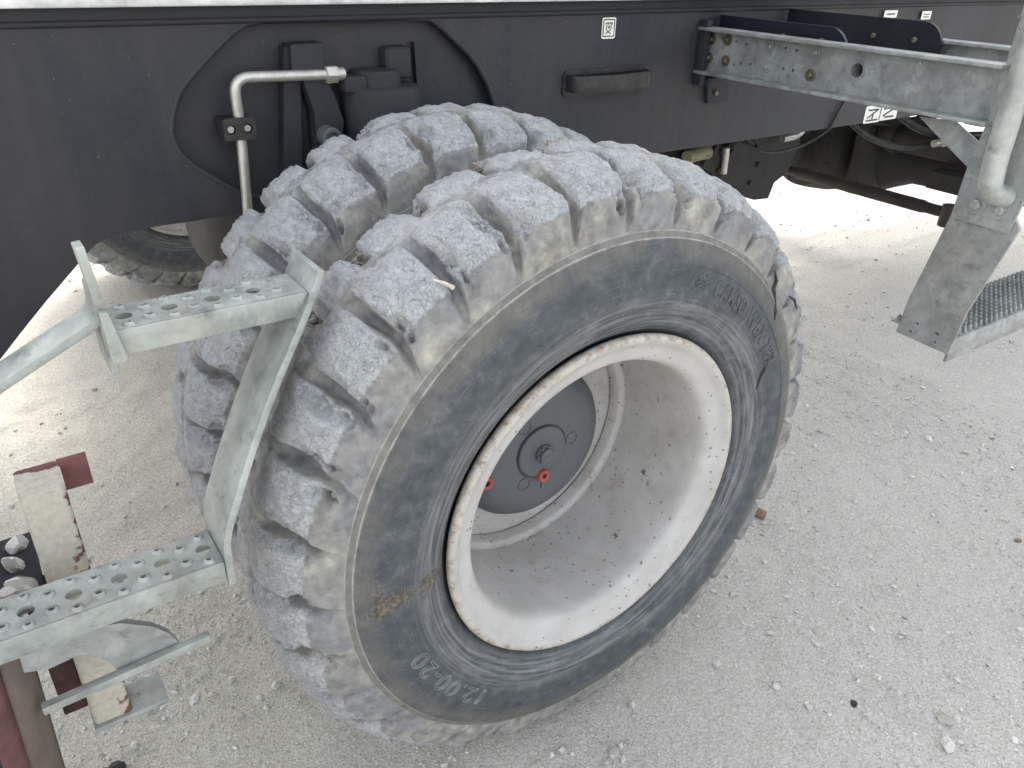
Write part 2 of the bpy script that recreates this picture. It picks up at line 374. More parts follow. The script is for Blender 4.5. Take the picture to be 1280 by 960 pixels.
def bend(path, r, n=6):          # polyline with rounded corners
    P = [Vector(p) for p in path]; out = [P[0]]
    for a, b, c_ in zip(P, P[1:], P[2:]):
        u, v = (a-b).normalized(), (c_-b).normalized(); rr = min(r, (a-b).length*.49, (c_-b).length*.49)
        s_, e = b+u*rr, b+v*rr
        for i in range(n+1):
            t = i/n; out.append(s_*(1-t)**2+b*2*t*(1-t)+e*t*t)
    return out+[P[-1]]
def strip(path, y0, y1, th):     # flat bar bent in the x-z plane, its width along y
    P = bend(path, .035, 7) if len(path) > 2 else [Vector(p) for p in path]; n = len(P); v = []; f = []
    for i in range(n):
        t = (P[min(i+1, n-1)]-P[max(i-1, 0)]).normalized(); nn = Vector((-t.z, 0, t.x))
        a, b = P[i]+nn*th/2, P[i]-nn*th/2
        v += [(a.x, y0, a.z), (a.x, y1, a.z), (b.x, y1, b.z), (b.x, y0, b.z)]
    for i in range(n-1):
        for j in range(4):
            f.append((i*4+j, i*4+(j+1) % 4, (i+1)*4+(j+1) % 4, (i+1)*4+j))
    f += [(0, 1, 2, 3), tuple((n-1)*4+j for j in (3, 2, 1, 0))]
    return v, f
def hexbolt(mb, c, d, r, h, washer=True):
    c, d = Vector(c), Vector(d).normalized()
    if washer: mb.tube([c, c+d*.002], r*1.75, 20)
    mb.tube([c+d*.0015, c+d*h], r, 6); mb.tube([c+d*h, c+d*(h+.002)], [r*.85, r*.6], 12)

# ================================================================== GROUND
def gh(x, y):
    h = .010*noise.fractal(Vector((x*1.3, y*1.3, 3)), 1, 2, 3)+.0065*noise.fractal(Vector((x*9, y*9, 7)), .7, 2, 4)
    d = math.hypot(x, y-.13)
    k = min(1, max(0, (d-.12)/.35))
    return h*k
def axis_coords(lo, hi, step, far):
    a = list(np.arange(lo, hi+1e-6, step)); s_ = step; x = hi
    while x < far: s_ *= 1.22; x += s_; a.append(x)
    s_ = step; x = lo; pre = []
    while x > -far: s_ *= 1.22; x -= s_; pre.append(x)
    return pre[::-1]+a
gx = axis_coords(-1.3, 2.2, .018, 120); gy = axis_coords(-1.2, 1.9, .018, 120)
gb = MB(); nx = len(gx)
gb.v = [(x, y, (gh(x, y) if abs(x) < 6 and abs(y) < 6 else 0)-ZO) for y in gy for x in gx]
gb.f = [(j*nx+i, j*nx+i+1, (j+1)*nx+i+1, (j+1)*nx+i) for j in range(len(gy)-1) for i in range(nx-1)]
g = gb.build('ground', M['ground'], clean=False, angle=80); g['kind'] = 'structure'

ico = bmesh.new(); bmesh.ops.create_icosphere(ico, subdivisions=1, radius=1); IV = [v.co.copy() for v in ico.verts]; IF = [tuple(v.index for v in f.verts) for f in ico.faces]; ico.free()
def stone_verts(x, y, r, seed, z=None):
    rs = random.Random(seed); sx, sy, sz = rs.uniform(.75, 1.3), rs.uniform(.7, 1.1), rs.uniform(.5, .85); a = rs.uniform(0, 6.28); o = Vector((rs.random()*50, rs.random()*50, 0))
    ca, sa = math.cos(a), math.sin(a); z = gh(x, y)-ZO if z is None else z; out = []
    for v in IV:
        k = 1+.55*noise.noise(v*1.1+o); p = (v.x*sx*k, v.y*sy*k, v.z*sz*k)
        out.append((x+r*(p[0]*ca-p[1]*sa), y+r*(p[0]*sa+p[1]*ca), z+r*(p[2]+.22)))
    return out
pb = MB(); rs = random.Random(3)
for i in range(34000):
    near = rs.random() < .8
    x, y = (rs.uniform(-1.0, 1.9), rs.uniform(-.75, .9)) if near else (rs.uniform(-1.2, 5), rs.uniform(-.7, 3.2))
    r = .0013+.0034*rs.random()**3 + (.006*rs.random() if rs.random() < .06 else 0)
    if noise.noise(Vector((x*2.2, y*2.2, 9))) + rs.uniform(-.5, .5) < -.12: continue
    if abs(x) < .2 and -.02 < y < .6: continue
    pb.add(stone_verts(x, y, r*(1 if near else 1.6), i), IF)
tag(pb.build('pebbles', M['stone'], clean=False, angle=30), 'fine pale grit and pebbles scattered over the gravel ground', 'pebbles', kind='stuff')

# single stones one can pick out
for i, (px, r, lb) in enumerate([
    ((1185, 930), .017, 'flat pale grey stone, largest of those lying on the open gravel'), ((1097, 846), .011, 'small whitish stone on open gravel'),
    ((1068, 878), .0085, 'small round dark grey stone on open gravel'), ((1140, 594), .012, 'flat cream stone half sunk in gravel behind the outer tyre'),
    ((1273, 674), .009, 'small orange brown stone on open gravel'), ((970, 860), .011, 'small whitish stone on open gravel'),
    ((1228, 562), .010, 'small whitish stone on open gravel'), ((1258, 594), .009, 'small whitish stone on open gravel'),
    ((895, 832), .010, 'small whitish stone on open gravel'), ((790, 880), .010, 'small whitish stone on open gravel'),
    ((345, 855), .011, 'small whitish stone beside the foot of the outer tyre'), ((352, 785), .0085, 'small whitish stone beside the foot of the outer tyre'),
    ((325, 868), .008, 'small dark grey pebble beside the foot of the outer tyre'), ((168, 930), .010, 'pale pebble beside the torn rubber chunk'),
    ((300, 890), .009, 'small whitish stone beside the foot of the outer tyre'), ((1033, 590), .009, 'small dark pebble on gravel behind the outer tyre')]):
    x, y = onz(px, -ZO+.004); b = MB().add(stone_verts(x, y, r, 900+i), IF)
    mt = M['stone']
    if 'orange' in lb: mt = M['brown']
    if 'dark' in lb: mt = M['chunk'] if 'round' in lb else M['stone']
    o = b.build('stone', mt, bevel=r*.12, seg=1, angle=20); tag(o, lb, 'stone', 'loose stones on the gravel')
# rusty stick by the tyre
x, y = onz((930, 634), -ZO+.012); x2, y2 = onz((957, 644), -ZO+.012)
b = MB().tube([(x-.03*0, y, -ZO+.012), ((x+x2)/2, (y+y2)/2, -ZO+.0125), (x2, y2, -ZO+.011)], [.0115, .0125, .0112], 12)
tag(b.build('wooden_peg', M['brown'], bevel=.002), 'short brown rod end lying on the gravel against the outer tyre', 'peg')
# torn rubber chunk
x, y = onz((122, 972), -ZO+.02); b = MB()
for k, (dx, dy, s_) in enumerate(((0, 0, .030), (-.030, .005, .026), (.03, .008, .022))):
    b.add(stone_verts(x+dx, y+dy, s_, 70+k, -ZO), IF)
tag(b.build('rubber_chunk', M['chunk'], bevel=.004, seg=1, angle=20), 'torn dark rubber chunk lying on gravel below the chipped post', 'rubber')

# ================================================================== WHEELS
TW = .125                        # half width of the tyre
ENV = [(.003, .440), (.0045, .455), (.0075, .471), (.013, .487), (.021, .499), (.033, .509), (.052, .518), (.086, .529), (.125, .533)]
BAS = [(.003, .440), (.0085, .446), (.017, .454), (.029, .463), (.046, .473), (.066, .482), (.086, .489), (.106, .495), (.125, .499)]
def lerp_curve(C, s):
    t = s*(len(C)-1); i = min(int(t), len(C)-2); f = t-i
    a, b_, c_, d = C[max(i-1, 0)], C[i], C[i+1], C[min(i+2, len(C)-1)]
    return tuple(.5*((2*b_[k])+(c_[k]-a[k])*f+(2*a[k]-5*b_[k]+4*c_[k]-d[k])*f*f+(3*b_[k]-a[k]-3*c_[k]+d[k])*f**3) for k in (0, 1))
def sst(a, b_, x):
    t = min(1, max(0, (x-a)/(b_-a))); return t*t*(3-2*t)
NLUG = 32; HP = math.pi/NLUG; SKEW = R_(2.4)
def lug_mesh(seed):
    rs = random.Random(seed); nu, ns = 40, 48; off = Vector((rs.random()*99, rs.random()*99, rs.random()*99))
    wear = rs.uniform(-.05, .0); chips = [(rs.choice((-1, 1))*rs.uniform(.6, .85), rs.uniform(.15, .95), rs.uniform(.05, .19), rs.uniform(.15, .5)) for _ in range(rs.randint(3, 6))]
    V = []; F = []; T = []
    for j in range(ns+1):
        s = j/ns
        e, bs = lerp_curve(ENV, s), lerp_curve(BAS, s)
        for i in range(nu+1):
            u = -1+2*i/nu
            wob = .085*noise.noise(Vector((s*4, u*.7, 0))+off)*(1-abs(u)**6)
            au = abs(u)+wob*1.2
            g0 = .03+.06*sst(0, .42, s)           # groove half width, in half pitches
            t = (1-au-g0)/(.11+.10*sst(0, .4, s))
            h = min(1, max(0, t)); h = 1-(1-h)**2.2 if h < 1 else 1
            h = h*sst(-.02, .13, h+.02)
            end = sst(.74, .97, s)*.72
            h = max(h, end)
            h *= 1-.10*abs(u)**3*(1 if h > .5 else 0)*sst(.35, .5, s)
            k9 = sst(.84, 1, s); h = h*(1-k9)+.72*k9
            top = sst(.36, .47, s)*sst(.62, .86, h)
            edge = sst(0, .1, 1-abs(u))*sst(0, .06, s)*sst(0, .035, 1-s)
            P = Vector((u*.5, s*.9, 0))
            n1 = noise.fractal(P*3+off, .8, 2.1, 4); n2 = noise.fractal(P*13+off, .6, 2.2, 4)
            dh = (wear+n1*.065+n2*(.085 if top > .2 else .04))*edge*h
            for (cu_, cs, cr, cdp) in chips:
                d2 = ((u-cu_)/cr)**2*.35+((s-cs)/cr)**2
                if d2 < 1: dh -= cdp*(1-d2)**.7*h*edge*(1+.8*n2)
            hh = h+dh
            if h <= 0: hh = .02*n2*edge
            y = bs[0]+(e[0]-bs[0])*hh; r = bs[1]+(e[1]-bs[1])*hh
            a = math.pi/2+u*HP+R_(.0) - SKEW*sst(0, .55, s)
            if 0 < abs(u) < 1: a += .0035*noise.noise(P*6+off+Vector((9, 0, 0)))*edge
            V.append((r*math.cos(a), y-TW, r*math.sin(a))); T.append(top)
    for j in range(ns):
        for i in range(nu):
            p = j*(nu+1)+i; F.append((p, p+1, p+nu+2, p+nu+1))
    me = bpy.data.meshes.new('tread_block'); me.from_pydata(V, [], F)
    me.polygons.foreach_set('use_smooth', [True]*len(F))
    me.attributes.new('top', 'FLOAT', 'POINT').data.foreach_set('value', T)
    me.materials.append(M['tread']); me.update()
    return me
LUGS = [lug_mesh(100+i) for i in range(12)]
SIDE = [(.036, .262), (.030, .272), (.020, .281), (.012, .287), (.006, .2915), (.0015, .296), (-.003, .3015), (-.0052, .305), (-.0052, .3075), (-.0085, .312), (-.0125, .322), (-.0158, .338), (-.0178, .355), (-.0176, .372), (-.0155, .390), (-.0120, .405), (-.0085, .416), (-.0055, .4235), (-.0040, .4285), (-.0016, .4300), (.0000, .4335), (.0024, .4385), (.0050, .4425)]
FLOOR = [(y+.0015, r-.0035) for (y, r) in BAS[1:]]
def wheel(name, yc, label, phase, group=None, rotf=0, hub=False, lettering=False, xz=(0, 0)):
    W = empty(name, (xz[0], yc, xz[1]), label, 'wheel', group)
    half = [(y-TW, r) for y, r in SIDE]+[(y-TW, r) for y, r in FLOOR]
    prof = half+[(-y, r) for y, r in half[::-1][1:]]
    t = MB().lathe(prof, (xz[0], yc, xz[1]), 192)
    ty = t.build('tyre', M['side'], W, angle=40)
    rs = random.Random(phase)
    for row in (0, 1):
        for k_ in range(NLUG):
            o = bpy.data.objects.new('tread_block', LUGS[rs.randrange(len(LUGS))]); col.objects.link(o); o.parent = ty
            a = phase+HP+k_*2*HP - math.pi/2
            if row == 0: o.rotation_euler = (0, -a, 0)
            else:
                o.matrix_local = Matrix.Rotation(-(a+R_(.825)), 4, 'Y') @ Matrix.Rotation(math.pi, 4, 'Z')
    c0 = (xz[0], yc, xz[1])
    # rim: rolled flange, barrel, back flange
    rp = [(.020, .272), (.012, .281), (.005, .2855), (-.001, .2862), (-.0055, .2835), (-.0068, .279), (-.0052, .2745), (-.0015, .270), (.0025, .2655), (.0055, .2600), (.0078, .2525), (.0098, .2460), (.0135, .2400), (.0200, .2358), (.0300, .2332), (.045, .2318), (.065, .2310), (.10, .2305), (.150, .2305), (.200, .2305), (.226, .2305)]
    rp = [(y-TW, r) for y, r in rp]
    r_ = MB().lathe(rp, c0, 160); back = [(y-TW, r) for y, r in ((.226, .2305), (.245, .245), (.252, .266), (.249, .280), (.235, .276))]; r_.lathe(back, c0, 96)
    rim = r_.build('rim', M['rim'], W, angle=50)
    return W, ty, rim

def arc_text(txt, size, r0, a0, sx, parent, c0, mat, name, outline=False, clockwise=True, spacing=1.0, depth=.0012, arc_extra=None):
    cu = bpy.data.curves.new('tmp', 'FONT'); cu.body = txt; cu.size = size; cu.space_character = spacing
    if outline: cu.fill_mode = 'NONE'; cu.bevel_depth = .0011; cu.bevel_resolution = 1; cu.extrude = 0
    else: cu.extrude = depth; cu.bevel_depth = .0004; cu.offset = .0006
    cu.resolution_u = 4
    o = bpy.data.objects.new('tmp', cu); col.objects.link(o); bpy.context.view_layer.update()
    me = bpy.data.meshes.new_from_object(o.evaluated_get(bpy.context.evaluated_depsgraph_get()))
    bm = bmesh.new(); bm.from_mesh(me); 
    if not outline:
        bmesh.ops.triangulate(bm, faces=bm.faces); bmesh.ops.subdivide_edges(bm, edges=[e for e in bm.edges if e.calc_length() > size*.2], cuts=2)
    bm.to_mesh(me); bm.free()
    mb = MB(); vs_ = []
    xs_ = [v.co.x for v in me.vertices]; x_lo = min(xs_); wid = max(xs_)-x_lo; sx = R_(sx)*(r0+size*.35)/wid
    for v in me.vertices:
        v.co.x -= x_lo
        r = r0+v.co.y; a = a0-v.co.x*sx/(r0+size*.35)
        ys = None
        for (y1, q1), (y2, q2) in zip(SIDE, SIDE[1:]):
            if q1 <= r <= q2: ys = y1+(y2-y1)*(r-q1)/(q2-q1)
        ys = ys if ys is not None else -.015
        vs_.append((c0[0]+r*math.cos(a), ys-.0001-v.co.z if not outline else ys-.0002-v.co.z, c0[2]+r*math.sin(a)))
    mb.add(vs_, [tuple(p.vertices) for p in me.polygons])
    bpy.data.objects.remove(o); bpy.data.curves.remove(cu)
    return mb.build(name, mat, parent, clean=False)

W1, T1, RIM1 = wheel('wheel', TW, 'chunky worn tyre on a white deep dish rim showing its grey hub', R_(90.44))
# lettering on the sidewall
def m_letter(nm, c1, c2):
    return m_plain(nm, c1, c2, .75, 0, 90)
M['let'] = m_letter('raised_letter_rubber', (.060, .066, .073), (.105, .11, .115)); M['let2'] = m_letter('scuffed_letter_edge', (.10, .105, .11), (.24, .245, .24))
C0 = (0, TW, 0)
arc_text('CAMSO', .037, .3610, R_(64), 14.5, T1, C0, M['let'], 'lettering', spacing=1.1)
arc_text('WEX 782', .037, .3600, R_(47.5), 21, T1, C0, M['let'], 'lettering', spacing=1.1)
arc_text('12.00-20', .040, .3550, R_(-130), 30.5, T1, C0, M['let2'], 'lettering', outline=True, spacing=1.12)
def side_y(r):
    for (y1, q1), (y2, q2) in zip(SIDE, SIDE[1:]):
        if q1 <= r <= q2: return y1+(y2-y1)*(r-q1)/(q2-q1)
    return -.015
def polar(r, a, lift=0): return (r*math.cos(R_(a)), side_y(r)-lift, r*math.sin(R_(a)))
lb = MB()                     # emblem: three slanted bars
for k_ in range(3):
    a1, r1 = 71.6-k_*.2, .3655+k_*.009
    lb.tube([polar(r1-.002, a1, .0006), polar(r1+.006, a1-2.2, .001), polar(r1+.002, a1-3.2, .001), polar(r1+.009, a1-5.2, .0006)], .0016, 6)
lb.build('emblem', M['let'], T1)
lb = MB()
lb.tube([polar(.352, 76)]+[polar(.352+.045*sst(0, 6, i), 76-i) for i in range(1, 7)]+[polar(.397, 70-i*2) for i in range(0, 37)], .0011, 6); lb.build('embossed_line', M['let'], T1)
# torn cuts near the shoulder
lb = MB()
for pts in ([(972, 340), (974, 352), (970, 362), (971, 375), (966, 388), (964, 398)], [(958, 437), (955, 452), (948, 468), (943, 486)], [(990, 372), (996, 376), (999, 388)]):
    q_ = [ony(p, -.0035 if p[0] > 960 else -.012) for p in pts]; yy = [(side_y(math.hypot(*c_)) if math.hypot(*c_) < .44 else .002) for c_ in q_]
    MB().tube([(c_[0], y_-.0005, c_[1]) for c_, y_ in zip(q_, yy)], [.0012]+[.0026+.0012*math.sin(i*2.3) for i in range(len(pts)-2)]+[.001], 8).build('cut', M['chunk'], T1)
# dried mud in the grooves, a twig
mud = MB(); rs = random.Random(5)
for px, yy, n in [((602, 218), .20, 26), ((545, 258), .20, 30), ((533, 268), .205, 18), ((455, 330), .20, 26), ((438, 342), .205, 16), ((690, 190), .19, 18), ((393, 408), .21, 14), ((320, 585), .21, 10), ((345, 500), .20, 12)]:
    x, z = ony(px, yy-.012); kk = min(1.004, .518/math.hypot(x, z)); x *= kk; z *= kk
    for i in range(n*3):
        mud.add(stone_verts(x+rs.gauss(0, .008), yy-.012+rs.gauss(0, .005), rs.uniform(.0014, .0042), rs.random()*1e6, z+rs.gauss(0, .006)), IF)
tag(mud.build('dried_mud', M['mud'], T1, clean=False, angle=20), 'crumbly tan mud stuck between tread blocks', kind='stuff')
tw = MB(); x, z = ony((541, 350), .03); x2, z2 = ony((567, 360), .02)
tw.tube([(x, .03, z), ((x+x2)/2, .025, (z+z2)/2+.002), (x2, .02, z2)], [.0016, .002, .0032], 8)
tag(tw.build('twig', M['wood']), 'small pale twig stuck in a groove of the outer tyre', 'twig')

# hub in the dish of the outer rim
HY = .168
RN = MB().lathe([(y-TW, r) for y, r in ((.212, .2312), (.2105, .226), (.2125, .2195), (.218, .2160), (.238, .2160), (.242, .222))], C0, 128); RN.build('weld_ring', M['rim'], RIM1, angle=50)
DC = MB().lathe([(y-TW, r) for y, r in ((.242, .226), (.243, .20), (.240, .165), (.236, .150), (.236, .12))], C0, 96); DC.build('wheel_disc', M['rim'], RIM1, angle=50)
hb = MB().lathe([(y-TW, r) for y, r in ((.243, .150), (.215, .150), (.198, .146), (.186, .138), (.177, .127), (.1715, .117), (.1690, .106), (HY, .09), (HY, .053), (.171, .0525), (.171, 0.0001))], C0, 96)
HB = hb.build('hub', M['hub'], W1, angle=50)
MB().lathe([(y-TW, r) for y, r in ((.172, .050), (.164, .0495), (.1620, .0475), (.1615, .044), (.1615, .0001))], C0, 64).build('cover', M['hub'], HB, angle=40)
nb = MB(); nb.tube([(0, .162, 0), (0, .1555, 0)], .0175, 24); nb.tube([(0, .1560, 0), (0, .1480, 0)], .0135, 20)
nb.box(-.0095, .0095, .1470, .1485, -.0012, .0012)
for k_ in range(6):
    a = k_*math.pi/3; nb.box(.0145*math.cos(a)-.003, .0145*math.cos(a)+.003, .1525, .158, .0145*math.sin(a)-.003, .0145*math.sin(a)+.003)
nb.build('nut', M['hub'], HB, bevel=.0006, angle=30)
for k_, (px_, pz) in enumerate(((.066, .004), (-.034, -.058), (-.036, .058))):
    pbx = MB().lathe([(.0025, .0128), (-.0005, .0128), (-.0006, .0112), (.0012, .0108), (.0006, .0001)], (px_, HY-.0012, pz), 28); pbx.build('blanking_cap', M['hub'], HB, angle=30)
for px_, pz in ((.001, -.047), (-.112, -.026)):
    yy = HY-.0085 if px_ > -.05 else HY+.001
    q_ = MB().lathe([(.004, .0125), (-.004, .0120), (-.0055, .0105), (-.0050, .0060), (-.0040, .0050)], (px_, yy, pz), 28)
    pl = q_.build('plug', M['red'], HB, angle=40); pl['label'] = 'red screw plug'
    h_ = MB().lathe([(-.0042, .0052), (-.0038, .0001)], (px_, yy, pz), 6); h_.build('socket', M['hole'], HB)
ck = MB().obox((.004, HY-.0006, -.073), (1, 0, -.1), (0, 1, 0), (.1, 0, 1), .0007, .0004, .008); ck.build('mark', M['hole'], HB)

a_in = ony((424, 312), .333); ph_in = math.atan2(a_in[1], a_in[0])
W2, T2, RIM2 = wheel('wheel', .33+TW, 'inner twin tyre with dusty grey tread blocks, squeezed behind the white rimmed wheel', ph_in)
MB().lathe([(y+.33-TW, r) for y, r in ((.02, .239), (.024, .12))], (0, TW, 0), 64).build('wheel_disc', M['rim'], RIM2)
W3, T3, RIM3 = wheel('wheel', 2.50+TW, 'shaded brown wheel on the opposite side, seen below the chassis', R_(3))
MB().lathe([(2.50+.12, .24), (2.50+.125, .10), (2.50+.10, .09), (2.50+.10, .0001)], (0, 0, 0), 64).build('wheel_disc', M['drive'], RIM3)
W4, T4, RIM4 = wheel('wheel', 2.83+TW, 'far outer twin wheel hidden beyond the shaded brown wheel', R_(7))
MB().lathe([(2.83+.05, .24), (2.83+.055, .0001)], (0, 0, 0), 64).build('wheel_disc', M['drive'], RIM4)

# ================================================================== MACHINE
YC = .66
Mc = empty('container_handler', (2, 1.55, -ZO), 'dark charcoal machine chassis of a heavy handler above the twin tyres', 'machine')
def pxy(L_, y): return [ony(p, y) for p in L_]
open_px = [(213, 165), (216, 140), (226, 112), (250, 82), (276, 54), (300, 33), (318, 27), (340, 25), (430, 23), (528, 22), (545, 27), (566, 45), (592, 72), (608, 98), (619, 128), (622, 160), (612, 190), (560, 210), (440, 228), (345, 247), (318, 247), (298, 241), (270, 226), (242, 209), (222, 189)]
opening = pxy(open_px, YC)
arch = [(-.46, .338), (-.50, .3365), (-.535, .332), (-.562, .322), (-.60, .288), (-.65, .243), (-.70, .195), (-.735, .160), (-.76, .135), (-.80, .11), (-.90, .09), (-1.35, .08)]
outer = [(4.6, .655), (4.6, .3385), (3, .3385), (2, .3385), (1.2, .3385), (.6, .3385), (0, .3385)]+arch+[(-1.35, .655), (-.6, .655), (0, .655), (.6, .655), (1.2, .655), (2, .655), (3, .655)]
b = MB().add(*plate(outer, [opening], YC, YC+.022, 'y', .004)); SP = b.build('side_plate', M['chassis'], Mc, clean=False, angle=40)
# rolled lip round the opening, back plate
cx = sum(p[0] for p in opening)/len(opening); cz = sum(p[1] for p in opening)/len(opening)
for k_, (gro, yy, rr) in enumerate(((.995, YC+.0035, .0055),)):
    P = [(cx+(x-cx)*gro, yy, cz+(z-cz)*gro) for x, z in opening]
    P = smooth_path(P+[P[0]], 4); MB().tube(P, rr, 10, cap=False).build('rolled_lip', M['chassis'], SP, angle=60)
lo = [(cx+(x-cx)*1.06, cz+(z-cz)*1.05) for x, z in opening]
MB().add(*plate(lo, [], YC+.026, YC+.034, 'y', .002)).build('recess_panel', M['chassis'], Mc, angle=40)
# top rails and deck
MB().box(-1.35, 4.6, YC-.004, YC+.03, .6555, .6735).build('top_rail', M['chassis2'], Mc, .003)
MB().tube([(-1.35, YC-.001, .6515), (4.6, YC-.001, .6515)], .0052, 10).build('weld_seam', M['chassis2'], Mc, angle=60)
MB().box(-1.35, 4.6, .625, 2.475, .6745, .690).build('deck', M['alu'], Mc, .003)
MB().box(-1.35, 4.6, 2.42, 2.44, .3385, .6735).build('side_plate', M['chassis'], Mc, .003)
MB().box(-.9, 4.4, .98, 2.12, .6905, 1.75).build('unseen_upper_body', M['chassis'], Mc, .02)  # unseen upper body, added so its shadow covers the near ground
for x in (.35, 1.9, 3.5): MB().box(x, x+.02, YC+.04, 2.42, .36, .66).build('cross_member', M['chassis2'], Mc, .002)
# hydraulic tank with its pipe
tx, tz = ony((476, 92), .655); TC = (tx, .662)
tk = MB().lathe([(.33, .074), (.528, .074), (.5355, .0725), (.5385, .068), (.540, .052), (.541, .0005)], (TC[0], TC[1], 0), 48, 'z'); TK = tk.build('tank', M['chassis2'], Mc, angle=40)
MB().lathe([(.538, .046), (.562, .045), (.566, .041), (.567, .0005)], (TC[0]-.008, TC[1], 0), 32, 'z').build('neck', M['chassis2'], TK, angle=40)
MB().box(TC[0]+.012, TC[0]+.066, .655, .70, .545, .602).build('lug', M['chassis2'], TK, .012, 3)
MB().box(TC[0]-.082, TC[0]-.040, .625, .675, .532, .560).build('port_block', M['chassis2'], TK, .008, 3)
yP = .642
hx, hz = ony((415, 93), yP); bx_, bz = ony((291, 97), yP); ex, ez = ony((313, 300), yP+.005)
MB().tube(bend([(hx, yP, hz), (bx_, yP, bz), (bx_+.002, yP+.002, .49), (ex, yP+.005, ez), (ex, yP+.06, ez-.12)], .028, 8), .0088, 16).build('pipe', M['zinc'], Mc, angle=60)
n_ = MB(); n_.tube([(hx-.012, yP, hz), (hx+.008, yP, hz)], .0155, 6); n_.tube([(hx+.006, yP, hz), (hx+.022, yP, hz)], .011, 14); n_.build('union_nut', M['zinc'], Mc, .001)
qx, qz = ony((297, 160), yP)
n_ = MB(); n_.add(*plate(roundrect(qx-.027, qx+.027, qz-.018, qz+.018, .007), [circle(qx-.014, qz, .0078, 12), circle(qx+.014, qz, .0078, 12)], yP-.012, yP-.004, 'y')); n_.box(qx-.024, qx+.024, yP-.004, YC+.027, qz-.014, qz+.014)
CL = n_.build('clamp', M['black'], Mc)
for s_ in (-1, 1): MB().tube([(qx+s_*.014, yP-.004, qz), (qx+s_*.014, yP-.009, qz)], .0055, 12).build('screw', M['zinc'], CL)
# curved bracket arm and pivot pin beside the tank
ap = pxy([(362, 56), (402, 53), (404, 92), (418, 122), (428, 150), (427, 185), (396, 190), (392, 140), (378, 100), (364, 92)], .65)
MB().add(*plate(ap, [], .645, .69, 'y', .006)).build('bracket_arm', M['chassis2'], Mc, angle=40)
ap = pxy([(352, 58), (372, 58), (376, 250), (352, 250)], .67); MB().add(*plate(ap, [], .66, .69, 'y', .004)).build('backing_rib', M['chassis2'], Mc, angle=40)
qx, qz = ony((416, 173), .615); MB().lathe([(.06, .018), (0, .018), (-.002, .016), (-.002, .011), (.004, .010), (.004, .0003)], (qx, .615, qz), 28).build('pin', M['hub'], Mc, angle=40)
ap = pxy([(515, 52), (530, 56), (536, 140), (522, 140)], .68); MB().add(*plate(ap, [], .672, .69, 'y', .003)).build('backing_rib', M['chassis2'], Mc, angle=40)
# grab handle, the shade of its well painted on
hxl, hz1 = ony((703, 92), YC); hxr, hz0 = ony((807, 108), YC)
hp = [(hxl+.012, YC+.004, hz1-.018), (hxl+.013, YC-.03, hz1-.020), ((hxl+hxr)/2, YC-.036, hz1-.021), (hxr-.013, YC-.030, hz1-.019), (hxr-.012, YC+.004, hz1-.017)]
v_, f_ = [], []
PP = bend(hp, .02, 6)
for i, p in enumerate(PP):
    v_ += [(p.x, p.y, p.z+.016), (p.x, p.y, p.z-.016)]
nh = len(PP); mbh = MB()
vv = []
for i, p in enumerate(PP):
    t = (PP[min(i+1, nh-1)]-PP[max(i-1, 0)]).normalized(); nn = Vector((-t.y, t.x, 0)).normalized()*.004
    vv += [(p.x+nn.x, p.y+nn.y, p.z+.017), (p.x-nn.x, p.y-nn.y, p.z+.017), (p.x-nn.x, p.y-nn.y, p.z-.017), (p.x+nn.x, p.y+nn.y, p.z-.017)]
mbh.add(vv, [(i*4+j, i*4+(j+1) % 4, (i+1)*4+(j+1) % 4, (i+1)*4+j) for i in range(nh-1) for j in range(4)]+[(0, 1, 2, 3), tuple((nh-1)*4+j for j in (3, 2, 1, 0))])
mbh.build('handle', M['black'], Mc, .0025, 2)
MB().add(*plate(roundrect(hxl, hxr, hz1-.048, hz1+.006, .012), [roundrect(hxl+.012, hxr-.012, hz1-.038, hz1-.004, .01)], YC-.004, YC-.0003, 'y')).build('handle_frame', M['black'], SP)
MB().add(*plate(roundrect(hxl+.011, hxr-.011, hz1-.039, hz1-.003, .01), [], YC-.0012, YC-.0004, 'y', .0003)).build('handle_well_shade', M['hole'], SP)  # flat sheet, no real depth; the well's shade is its dark colour
# decals
def decal(px4, y, parent, marks):
    P = [ony(p, y) for p in px4]; xs = [p[0] for p in P]; zs = [p[1] for p in P]; x0, x1, z0, z1 = min(xs), max(xs), min(zs), max(zs)
    D = MB().add(*plate(roundrect(x0, x1, z0, z1, min(x1-x0, z1-z0)*.12), [], y-.0012, y-.0004, 'y', .0002)).build('decal', M['white'], parent)
    mk = MB(); X = lambda u: x0+(x1-x0)*u; Z = lambda v: z0+(z1-z0)*v; th = (x1-x0)*.028
    for a in marks: mk.tube(smooth_path([(X(u), y-.0013, Z(v)) for u, v in a], 4) if len(a) > 2 else [(X(u), y-.0013, Z(v)) for u, v in a], th, 5)
    mk.build('print', M['ink'], D)
pict = [[(.1, .1), (.1, .9)], [(.1, .9), (.9, .9)], [(.9, .9), (.9, .1)], [(.25, .74), (.75, .74)], [(.3, .76), (.3, .68)], [(.45, .76), (.45, .66)], [(.6, .76), (.6, .68)], [(.72, .76), (.72, .66)],
        [(.30, .25), (.46, .33), (.66, .48), (.62, .66)], [(.66, .25), (.46, .33), (.32, .46), (.36, .66)], [(.46, .5), (.5, .62), (.56, .48)], [(.15, .12), (.85, .12)]]
decal([(753, 22), (768, 22), (768, 48), (752, 48)], YC, SP, pict)
decal([(1083, 133), (1098, 133), (1098, 152), (1083, 152)], YC, SP, [[(.2, .3), (.8, .75)], [(.2, .75), (.8, .75)], [(.5, .2), (.5, .6)], [(.15, .15), (.85, .15)]])
decal([(1102, 131), (1119, 131), (1119, 148), (1102, 148)], YC, SP, [[(.2, .3), (.8, .7)], [(.2, .7), (.6, .8)], [(.3, .2), (.8, .2)]])
